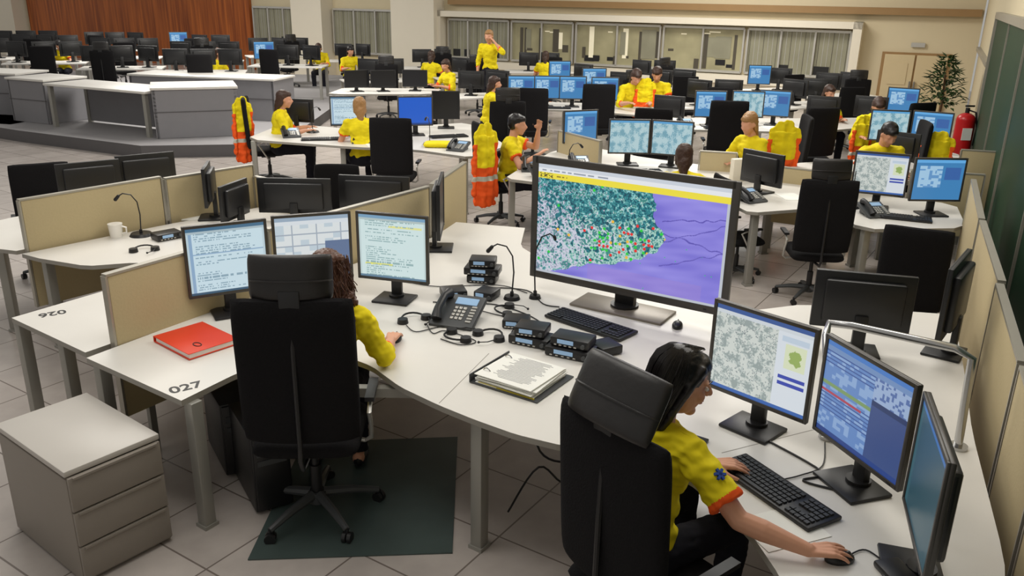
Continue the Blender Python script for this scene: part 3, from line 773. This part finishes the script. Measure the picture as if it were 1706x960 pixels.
def mouse(x,y,rz,label):
    r=thing('computer_mouse',label,'mouse',(x,y,.741),rz)
    B().ell((0,0,.008),(.032,.055,.028),None,16).obj('mouse_body',M_plast,r)
    B().cyl((-.003,.03,.03),(.003,.03,.03),.008).obj('scroll_wheel',M_plast2,r)
    return r
mouse(1.165,2.475,ang(.95,.1),'black mouse under hand on white desk'); mouse(-.65,4.39,ang(0,1),'black mouse beside curly-haired operator')
mouse(.99,4.66,ang(.3,1),'black mouse beside very large monitor')
def binder(x,y,rz):
    r=thing('ring_binder','open ring binder stacked with white printed papers','binder',(x,y,.741),rz)
    B().box((0,0,.004),(.40,.36,.006)).box((-.20,0,.025),(.006,.36,.045)).obj('binder_cover',M_plast2,r)
    B().box((.01,-.166,.010),(.33,.006,.006)).obj('yellow_dividers',M_yel2,r)
    g=B()
    for k in range(9): g.box((random.uniform(-.012,.012),random.uniform(-.012,.012),.010+k*.005),(.34,.32,.0035),R3(random.uniform(-.05,.05),'Z'))
    g.obj('paper_stack',M_paper,r,smooth=False)
    g=B()
    for k in range(22): g.box((random.uniform(-.03,.0)+.02,.135-k*.0125,.0528),(random.uniform(.14,.24),.003,.0008))
    g.obj('printed_lines',M_ink,r,smooth=False)
    for dy in(-.1,.1): B().tube([(-.15+.025*math.cos(a),dy,.035+.03*math.sin(a)) for a in [i*math.pi/6 for i in range(13)]],.003,seg=6).obj('binder_ring',M_chrome,r)
binder(.06,3.89,math.radians(-33))
def folder(x,y,rz):
    r=thing('document_folder','bright red-orange folder lying on the white desk','folder',(x,y,.741),rz)
    B().box((0,0,.004),(.37,.30,.004),bev=.001).box((0,0,.034),(.37,.30,.004),bev=.001).box((-.185,0,.019),(.004,.30,.034)).obj('folder_cover',M_red,r)
    B().box((.004,0,.019),(.35,.285,.026)).obj('paper_stack',M_paper,r)
    o=B().tube([(.03*math.cos(a),.03*math.sin(a)*.6,.037) for a in [i*math.pi/8 for i in range(16)]],.003,seg=5,closed=True).obj('emblem_ring',M_plast,r); o.location=(.10,-.05,0)
folder(-1.745,4.29,math.radians(-40))
def phone(x,y,rz,label='grey office desk phone with handset and keypad',sc=1.15):
    r=thing('desk_phone',label,'telephone',(x,y,.741),rz)
    r.scale=(sc,)*3
    T=R3(.38,'X')
    B().box((0,0,.045),(.24,.25,.035),T,bev=.01).box((0,.06,.03),(.18,.08,.06),bev=.01).obj('phone_body',M_plast2,r)
    B().tube([T@V((-.08,-.10,.035))+V((0,0,.045)),T@V((-.085,-.05,.06))+V((0,0,.045)),T@V((-.085,.05,.06))+V((0,0,.045)),T@V((-.08,.10,.035))+V((0,0,.045))],[.03,.02,.02,.03],seg=10).obj('handset',M_plast,r)
    B().box(V((.03,0,.045))+T@V((0,.07,.02)),(.12,.05,.004),T).obj('phone_display',M_lcd,r)
    g=B()
    for j in range(4):
        for i in range(3): g.box(V((0,0,.045))+T@V((-.01+i*.024,.015-j*.026,.020)),(.017,.017,.007),T,bev=.002)
    for j in range(6): g.box(V((0,0,.045))+T@V((.085,.03-j*.022,.020)),(.028,.012,.006),T)
    g.obj('phone_buttons',M_silver,r)
    return r
ph=phone(-.32,4.70,math.radians(-18))
def goose(x,y,dx,dy,label,h=.36,z=.74,base=.055):
    r=thing('gooseneck_microphone',label,'microphone',(x,y,z),math.atan2(dy,dx))
    B().cyl((0,0,0),(0,0,.022),base,base*.85,20).cyl((0,0,.02),(0,0,.05),.012).obj('microphone_base',M_plast,r)
    pts=[(0,0,.03),(-.01,0,h*.5),(0,0,h*.8),(.04,0,h*.97),(.10,0,h),(.14,0,h*.93)]
    B().tube(pts,.005,seg=8).obj('gooseneck',M_plast,r)
    B().cap((.135,0,h*.94),(.16,0,h*.86),.012,.014).obj('microphone_head',M_plast,r)
    return r
goose(.0,5.10,-.9,.2,'black gooseneck microphone on desk beside telephone')
goose(.15,5.12,.5,.3,'black gooseneck microphone near very large monitor',.42,base=.04)
gs=goose(-2.95,6.42,-.95,-.1,'black gooseneck microphone on desk beside white mug',.34,base=.09)
r=thing('mug','white cup on the desk beside microphone','mug',(-3.12,6.36,.74),0)
B().cyl((0,0,0),(0,0,.11),.045,.055,20).obj('mug_body',M_white,r); B().tube([(.05,0,.09),(.085,0,.08),(.085,0,.04),(.048,0,.03)],.007).obj('mug_handle',M_white,r)
def radio(x,y,z,rz,label,w=.2):
    r=thing('radio_console',label,'radio',(x,y,z),rz)
    B().box((0,0,.028),(w,.14,.052),bev=.008).obj('radio_body',M_plast,r)
    B().box((-.02,-.072,.034),(w*.42,.004,.022)).obj('radio_display',M_lcd,r)
    B().cyl((w*.38,-.065,.028),(w*.38,-.086,.028),.012).obj('radio_knob',M_plast2,r)
    g=B()
    for i in range(5): g.box((-w*.35+i*w*.13,-.072,.013),(.014,.004,.006))
    g.obj('radio_buttons',M_silver,r)
radio(.12,4.38,.741,math.radians(-25),'black radio console with small lit display',.24)
radio(.12,4.39,.795,math.radians(-18),'slim radio unit with lit display on console',.18)
radio(.33,4.22,.741,math.radians(-25),'black radio transceiver with buttons',.26)
radio(.34,4.24,.795,math.radians(-25),'black radio unit stacked on another',.22)
radio(.52,4.27,.741,math.radians(-60),'black radio unit beside keyboard',.14)
radio(.03,4.64,.741,math.radians(-10),'small black radio beside coiled cables',.15)
radio(-.20,5.45,.741,math.radians(-10),'black speaker unit behind telephone',.2); radio(-.2,5.45,.795,math.radians(-10),'black control box on top of speaker unit',.24); radio(-.2,5.46,.85,math.radians(-5),'small black box topping the speaker stack',.18)
radio(-.38,5.13,.741,math.radians(15),'small black device beside telephone',.16); radio(-.16,5.12,.741,math.radians(-25),'small black charger beside telephone',.13)
radio(-2.72,6.35,.741,.8,'black desk phone behind microphone',.2)
def headset(x,y,rz,label):
    r=thing('headset',label,'headset',(x,y,.741),rz)
    B().tube([(.075*math.cos(a),.085*math.sin(a),.012+.01*math.sin(a)) for a in [i*math.pi/10 for i in range(11)]],.006,seg=6).obj('headband',M_plast,r)
    for sx in(-1,1): B().cyl((sx*.075,-.0,.0),(sx*.075,-.0,.028),.034,.03,16).obj('ear_cushion',M_plast,r)
    B().tube([(.08,-.02,.02),(.06,-.09,.02),(.02,-.12,.018)],.003,seg=6).ell((.02,-.12,.018),.008).obj('microphone_boom',M_plast,r)
headset(-.58,4.68,.5,'black headset lying on desk beside telephone'); headset(-.13,4.44,-.6,'black headset lying on desk in front of radio'); headset(-.02,4.86,1.5,'black headset resting beside gooseneck microphone')
headset(-.30,4.44,2.2,'black headset with coiled band below telephone'); headset(-2.75,6.0,.4,'black headset lying on curved desk')
def cable(pts,label,z=.746,r=.003):
    q=[]
    P=[V((a[0],a[1],a[2] if len(a)>2 else z)) for a in pts]
    for i in range(len(P)-1):
        p0=P[max(0,i-1)];p1=P[i];p2=P[i+1];p3=P[min(len(P)-1,i+2)]
        for k in range(6):
            t=k/6; q.append(.5*((2*p1)+(p2-p0)*t+(2*p0-5*p1+4*p2-p3)*t*t+(3*p1-p0-3*p2+p3)*t**3))
    q.append(P[-1])
    single(B().tube(q,r,seg=6).obj('cable',M_plast),label,'cable','desk cables')
cable([(-.5,4.62),(-.45,4.48),(-.38,4.52),(-.2,4.38),(-.28,4.32),(-.4,4.40)],'black cable coiled on desk')
cable([(-.25,4.9),(-.1,4.8),(.05,4.7),(.0,4.5),(.1,4.45)],'black cable between radio units')
cable([(.1,5.2),(-.1,5.35),(-.5,5.3),(-.75,5.4)],'black cable running behind monitors')
cable([(-.5,5.0),(-.3,4.98),(-.1,4.97),(.1,4.8),(.2,4.6),(.12,4.5)],'black cable looping past headset',r=.004)
cable([(-.62,4.6),(-.55,4.5),(-.42,4.58),(-.3,4.56)],'black headset cable on desk')
cable([(-.15,5.3),(.1,5.25),(.2,5.0),(.3,4.95)],'grey cable behind the microphones',r=.004)
cable([(1.15,3.3),(1.3,3.05),(1.2,2.98),(1.35,2.9)],'black cable between angled monitors',r=.005)
cable([(1.10,2.98),(1.2,3.02),(1.32,3.1),(1.4,3.3)],'black keyboard cable on white desk')
cable([(1.21,2.5),(1.28,2.53),(1.33,2.45),(1.40,2.4)],'black mouse cable on white desk')
cable([(.0,3.75,.05),(.15,3.7,.35),(.3,3.8,.2),(.45,3.7,.5)],'black cable hanging under desk',r=.006)
cable([(.1,3.75,.7),(.15,3.6,.5),(.3,3.65,.42),(.4,3.6,.6),(.5,3.6,.7)],'black cable looped under desk',r=.006)
single(B().box((.83,3.27,.747),(.06,.11,.012),R3(-.6,'Z'),bev=.004).obj('mobile_phone',M_plast),'black mobile phone lying on desk','phone')
single(B().box((1.33,2.40,.755),(.10,.12,.028),R3(.2,'Z'),bev=.01).obj('calculator',M_plast),'small black device beside mouse','device')
single(B().box((1.02,2.66,.742),(.21,.28,.002),R3(-1.2,'Z')).obj('paper_sheet',M_paper),'sheet of paper under operator arm','paper')
single(B().box((-2.75,7.05,.742),(.21,.28,.002),R3(.3,'Z')).obj('paper_sheet',M_paper),'sheet of paper beside dark monitor','paper')
r=thing('metal_rail','bent chrome tube rail standing behind angled monitors','rail',(1.6,3.6,.74),0)
B().tube([(-.17,-.25,.0),(-.17,-.06,.42),(-.14,-.0,.455),(-.05,-.04,.46),(.30,-.28,.46),(.36,-.32,.43),(.38,-.32,.0)],.018,seg=10).obj('rail_tube',M_chrome,r)
B().cyl((-.17,-.25,0),(-.17,-.25,.015),.04).obj('rail_foot',M_chrome,r); B().cyl((.38,-.32,0),(.38,-.32,.015),.04).obj('rail_foot',M_chrome,r)
r=thing('computer_tower','dark computer tower under the white desk','computer',(-1.35,4.0,0),.55)
B().box((0,0,.23),(.2,.45,.44),bev=.008).obj('tower_case',M_plast,r)
B().box((0,-.23,.23),(.18,.02,.42),bev=.004).box((0,-.242,.36),(.15,.006,.04),mi=1).box((0,-.242,.30),(.15,.006,.03),mi=1).obj('front_panel',[M_plast,M_plast2],r)
copy_tree(r,(-1.62,4.35,0),.55,'dark computer tower under the white desk')
# ---------------------------------------------------------------- middle distance desks and monitors
def D(poly,legs,label='white desk with grey legs',corner=()): return desk(poly,[(a,b,.2) for a,b in legs],label,corner,group='white desks')
D([(-3.55,11.05),(-2.03,10.60),(-1.25,10.5),(-.5,10.02),(-.1,10.9),(-.7,12.9),(-1.6,12.4),(-2.4,12.1),(-3.4,12.5)],[(-3.45,11.1),(-2.2,10.75),(-.6,10.2),(-.8,12.6)])
D([(-.1,8.85),(.5,8.55),(1.2,8.9),(1.9,8.7),(2.05,8.0),(2.17,7.51),(2.85,7.75),(3.1,8.6),(3.0,9.3),(1.6,10.2),(1.0,10.9),(.5,10.6),(.1,9.5)],[(-.02,8.98),(2.25,7.62),(2.7,8.7),(1.0,10.6)],'large curved white desk cluster')
D([(3.0,7.0),(3.95,7.1),(4.3,8.0),(3.4,8.5),(2.95,8.2)],[(3.1,7.15),(3.5,8.3)])
D([(3.1,9.2),(4.8,8.9),(5.2,9.6),(5.8,11.0),(4.9,11.6),(4.4,10.4),(3.3,10.0)],[(3.3,9.35),(5.0,9.2),(5.0,11.4)])
D([(2.0,12.6),(4.3,12.5),(6.3,13.6),(6.6,14.4),(4.5,14.0),(2.0,13.8)],[(2.2,12.7),(4.2,12.6),(6.3,14.2)])
D([(-.3,14.7),(1.2,14.5),(2.4,13.9),(2.8,14.6),(1.4,15.6),(-.2,15.7)],[(-.1,14.85),(2.3,14.2),(1.3,15.4)])
D([(-3.6,16.3),(-1.6,16.6),(-1.5,17.6),(-3.5,17.5)],[(-3.5,16.5),(-1.7,16.7)])
def tc(x,y,off=0): 
    v=V((-x,-y)).normalized(); v.rotate(Matrix.Rotation(off,2)); return (v.x,v.y)
def MM(x,y,style,off=0,label='monitor with blue lit screen',w=.48,h=.40): return monitor(x,y,tc(x,y,off),style,w=w,h=h,label=label,group='lit monitors')
MM(-2.26,11.5,'doc1',0,'monitor showing a pale document'); MM(-1.36,11.6,'blue',.1,'monitor with bright blue screen'); offmon(-1.0,12.3,tc(-1,12.3),w=.4,h=.4,label='black monitor switched off on desk')
MM(.81,10.45,'bluemix',.5); MM(1.32,9.72,'pmap',.15,'monitor showing pale green map'); MM(1.80,9.65,'pmap',-.15,'monitor showing pale green map')
MM(3.42,7.78,'gmap',0,'monitor showing grey aerial map'); MM(3.85,7.55,'bluemix',.5)
for x,y in((.1,14.95),(.55,15.0),(1.0,15.0),(1.55,14.9)): MM(x,y,'bluemix',.1)
MM(2.96,12.97,'bluemix',.2); MM(3.55,13.05,'pmap',.1,'monitor showing pale green map'); MM(4.0,13.2,'bluemix',-.1)
MM(4.85,11.0,'pmap',.2,'monitor showing pale green map'); MM(5.35,10.9,'bluemix',-.1); MM(6.3,13.95,'bluemix',-.1)
for x,y,o_ in((-2.6,16.9,.2),(-2.0,17.1,-.1),(-3.1,16.8,.3),(4.5,9.9,2.8),(2.5,8.4,2.5),(5.7,13.7,3),(-3.1,12.1,2.7),(2.4,13.3,2.8),(4.9,13.6,3.1)): offmon(x,y,tc(x,y,o_),bottom=.08)
for x,y,a in((-2.55,11.1,.2),(-1.6,11.0,0),(1.4,9.3,.1),(3.5,7.4,-.4),(3.1,12.7,0),(.7,14.75,0),(4.3,9.3,.2),(-.9,11.5,.4)):
    copy_tree(kbp,(x,y,.741),a,'black keyboard on white desk among monitors','keyboards')
for x,y,a in((-3.0,11.3,.4),(-2.0,10.95,.2),(-.7,10.5,-.4),(.3,8.95,.3),(.75,9.6,.1),(2.3,8.0,.5),(3.3,7.5,.2),(2.6,12.9,.1),(3.6,9.4,0),(1.4,14.6,0),(.2,9.3,0)):
    copy_tree(ph,(x,y,.741),a,'grey desk phone on white desk among monitors','desk phones')
for x,y,a in((-2.8,11.7,1),(-1.1,10.9,2),(.6,9.1,.5),(2.6,8.9,2.5),(3.2,7.8,1.2)):
    copy_tree(gs,(x,y,.74),a,'black gooseneck microphone on white desk','gooseneck microphones')
for x,y,a in((-1.8,10.8,.3),(.9,9.0,.7),(2.75,8.2,.1),(3.4,9.35,.4),(3.9,12.9,.2)):
    single(B().box((x,y,.742),(.21,.3,.004),R3(a,'Z')).obj('paper_sheet',M_paper),'sheet of paper lying on white desk','paper')
r=thing('box_file','white box file standing on desk','box',(2.45,8.95,.74),.3)
B().box((0,0,.12),(.26,.08,.24),bev=.01).obj('box_body',M_whitep,r); B().box((0,-.042,.12),(.05,.004,.14)).obj('spine_label',M_ink,r)
partition((2.75,8.95),(3.2,8.7),z1=.9); partition((3.1,8.3),(4.0,8.6),z1=.95); partition((4.1,8.6),(4.75,8.4),z1=.95); partition((.55,10.5),(1.0,9.75),z1=1.0); partition((2.1,9.5),(2.5,9.4),z1=.95); partition((5.1,9.6),(5.7,9.4),z1=1.0)
single(B().pillow((-.95,10.75,.77),.42,.28,.06,R3(math.pi/2,'X')).obj('folded_garment',M_yel),'folded yellow garment lying on desk','clothing')
# ---------------------------------------------------------------- platform, counters
struct(B().prism([(-8.7,14.75),(-6.0,13.45),(-4.45,13.75),(-3.9,15.3),(-4.2,26),(-16,26),(-16,19.0)],0,.2,side=1).obj('trim_14',[M_platf,M_platd],smooth=False))
struct(B().prism([(-13.5,16.4),(-9.2,15.4),(-8.9,16.6),(-13,17.6)],0,.2,side=1).obj('trim_15',[M_platf,M_platd],smooth=False))
def counter(a,b,depth,z0,z1,label,closed=True):
    a=V(a);b=V(b);d=b-a;L=d.length; rz=math.atan2(d.y,d.x)
    r=thing('counter_desk',label,'counter',(a.x,a.y,z0),rz)
    H=z1-z0
    B().box((L/2,depth/2,H-.02),(L+.04,depth+.04,.04),bev=.005).obj('worktop',M_desk,r)
    if closed:
        B().box((L/2,.03,H/2-.02),(L,.04,H-.05)).box((L/2,.005,H*.52),(L,.01,.012),mi=1).obj('front_panel',[M_counter,M_platd],r)
        for x in(.03,L-.03): B().box((x,depth/2,H/2-.02),(.04,depth-.02,H-.05)).obj('side_panel',M_counter,r)
    else:
        for x in(.06,L-.06):
            for y in(.06,depth-.06): B().box((x,y,H/2-.02),(.07,.07,H-.04)).obj('leg',M_leg,r)
        B().box((L/2,depth-.06,H/2),(L-.1,.03,H-.06)).obj('rear_panel',M_counter,r)
counter((-8.35,15.2),(-6.15,14.17),.85,.2,.97,'white-topped desk with grey legs on raised platform',False)
counter((-6.0,14.1),(-4.75,14.6),1.0,.2,1.04,'grey panelled counter with white top on platform')
counter((-9.4,15.85),(-8.5,15.45),.9,.2,1.0,'grey panelled counter end on platform')
counter((-12.4,17.0),(-9.6,16.5),.9,.2,1.0,'long grey counter with white top')
counter((-7.6,16.9),(-4.6,16.3),.9,.2,1.0,'long grey counter with white top')
base_desk=None
rr=random.Random(11)
def far_station(x,y,rz,z=0,n=2,lit=False):
    global base_desk
    if base_desk is None:
        r=thing('desk','white desk in far row of workstations','desk',(x,y,z),rz,'far desks')
        B().box((0,0,.725),(1.7,.8,.03),bev=.004).obj('tabletop',M_desk,r)
        for sx in(-.8,.8):
            for sy in(-.35,.35): B().box((sx,sy,.355),(.06,.06,.71)).obj('leg',M_leg,r)
        base_desk=r
    else: copy_tree(base_desk,(x,y,z),rz,None,'far desks')
    for k in range(n):
        o_=(k-(n-1)/2)*.55; X=x+math.cos(rz)*o_; Y=y+math.sin(rz)*o_
        if lit and k==0: monitor(X,Y,tc(X,Y,.2),'bluemix',h=.40,z=.74+z,label='monitor with blue lit screen',group='lit monitors')
        else: offmon(X,Y,tc(X,Y,2.9+rr.uniform(-.5,.5)),z=.74+z,label='black monitor in far row of desks')
    a=rz+rr.uniform(-.6,.6)
    copy_tree(ch,(x+.2*rr.uniform(-1,1)-math.sin(rz)*-.75,y+math.cos(rz)*-.75,z),a,'black office chair in far row','office chairs',.92,skip=('headrest','back_support') if rr.random()<.6 else ())
FR=[(-6.6,18.3,.2),(-8.6,18.9,.2),(-10.8,19.9,.2),(-5.3,20.2,.2),(-7.5,21.0,.2),(-9.8,21.8,.2),(-12.2,22.6,.2),(-6.3,23.2,.2),(-8.7,24.0,.2),(-11.3,24.6,.2),(-13.8,24.6,.2),
(-1.0,20.0,0),(-3.0,19.2,0),(1.2,18.6,0),(3.2,17.6,0),(.6,22.2,0),(-2.2,22.8,0),(3.2,20.2,0),(5.4,18.4,0),(5.4,16.0,0),(3.6,15.6,0),(-.6,16.6,0),(-4.6,24.6,0),(1.8,16.8,0),(6.6,17.6,0),(-12.9,20.6,.2)]
for i,(x,y,z) in enumerate(FR): far_station(x,y,.25+rr.uniform(-.25,.25),z,3 if z else 2,i%5==3)
# plant
r=thing('potted_plant','tall leafy indoor tree in a dark pot','plant',(8.3,16.7,0),0); r.scale=(.9,.9,.9)
B().cyl((0,0,0),(0,0,.35),.17,.23,20).obj('plant_pot',M_terra,r); B().tube([(0,0,.3),(.03,.02,.8),(-.02,0,1.4)],.022).obj('trunk',M_bark,r)
g=B()
for k in range(340):
    a=rr.uniform(0,6.28); zz=rr.uniform(.75,1.78); R=.40*math.sin(min(1,max(.1,(1.9-zz)/.9))*1.6)*rr.uniform(.2,1)
    c=V((math.cos(a)*R,math.sin(a)*R,zz)); m=R3(a,'Z')@R3(rr.uniform(-.9,.5),'Y')
    q=[c+m@V(p) for p in((0,0,0),(.07,.04,.01),(.17,0,-.02),(.07,-.04,.01))]
    f=g.bm.faces.new([g.bm.verts.new(p) for p in q])
g.obj('foliage',M_leaf,r,smooth=False)
r=thing('fire_extinguisher','large red fire extinguisher beside the wall','fire extinguisher',(7.6,14.35,0),0)
B().cyl((0,0,.12),(0,0,.72),.15,.15,24).ell((0,0,.72),(.15,.15,.12),None,20).ell((0,0,.12),(.15,.15,.06),None,20).obj('cylinder_body',M_extred,r)
B().cyl((0,0,.8),(0,0,.92),.035).box((.03,0,.95),(.16,.03,.03),bev=.008).obj('valve_handle',M_plast,r)
B().tube([(.03,0,.88),(.12,-.05,.85),(.17,-.08,.6),(.15,-.08,.3)],.014).obj('hose',M_plast,r)
B().box((-.02,-.152,.5),(.16,.006,.2)).obj('label_plate',M_paper,r)
back(B().box((1.25,.05,1.62),(.3,.04,.1)),'trim_16',M_silver)
print('objects',len(bpy.data.objects))
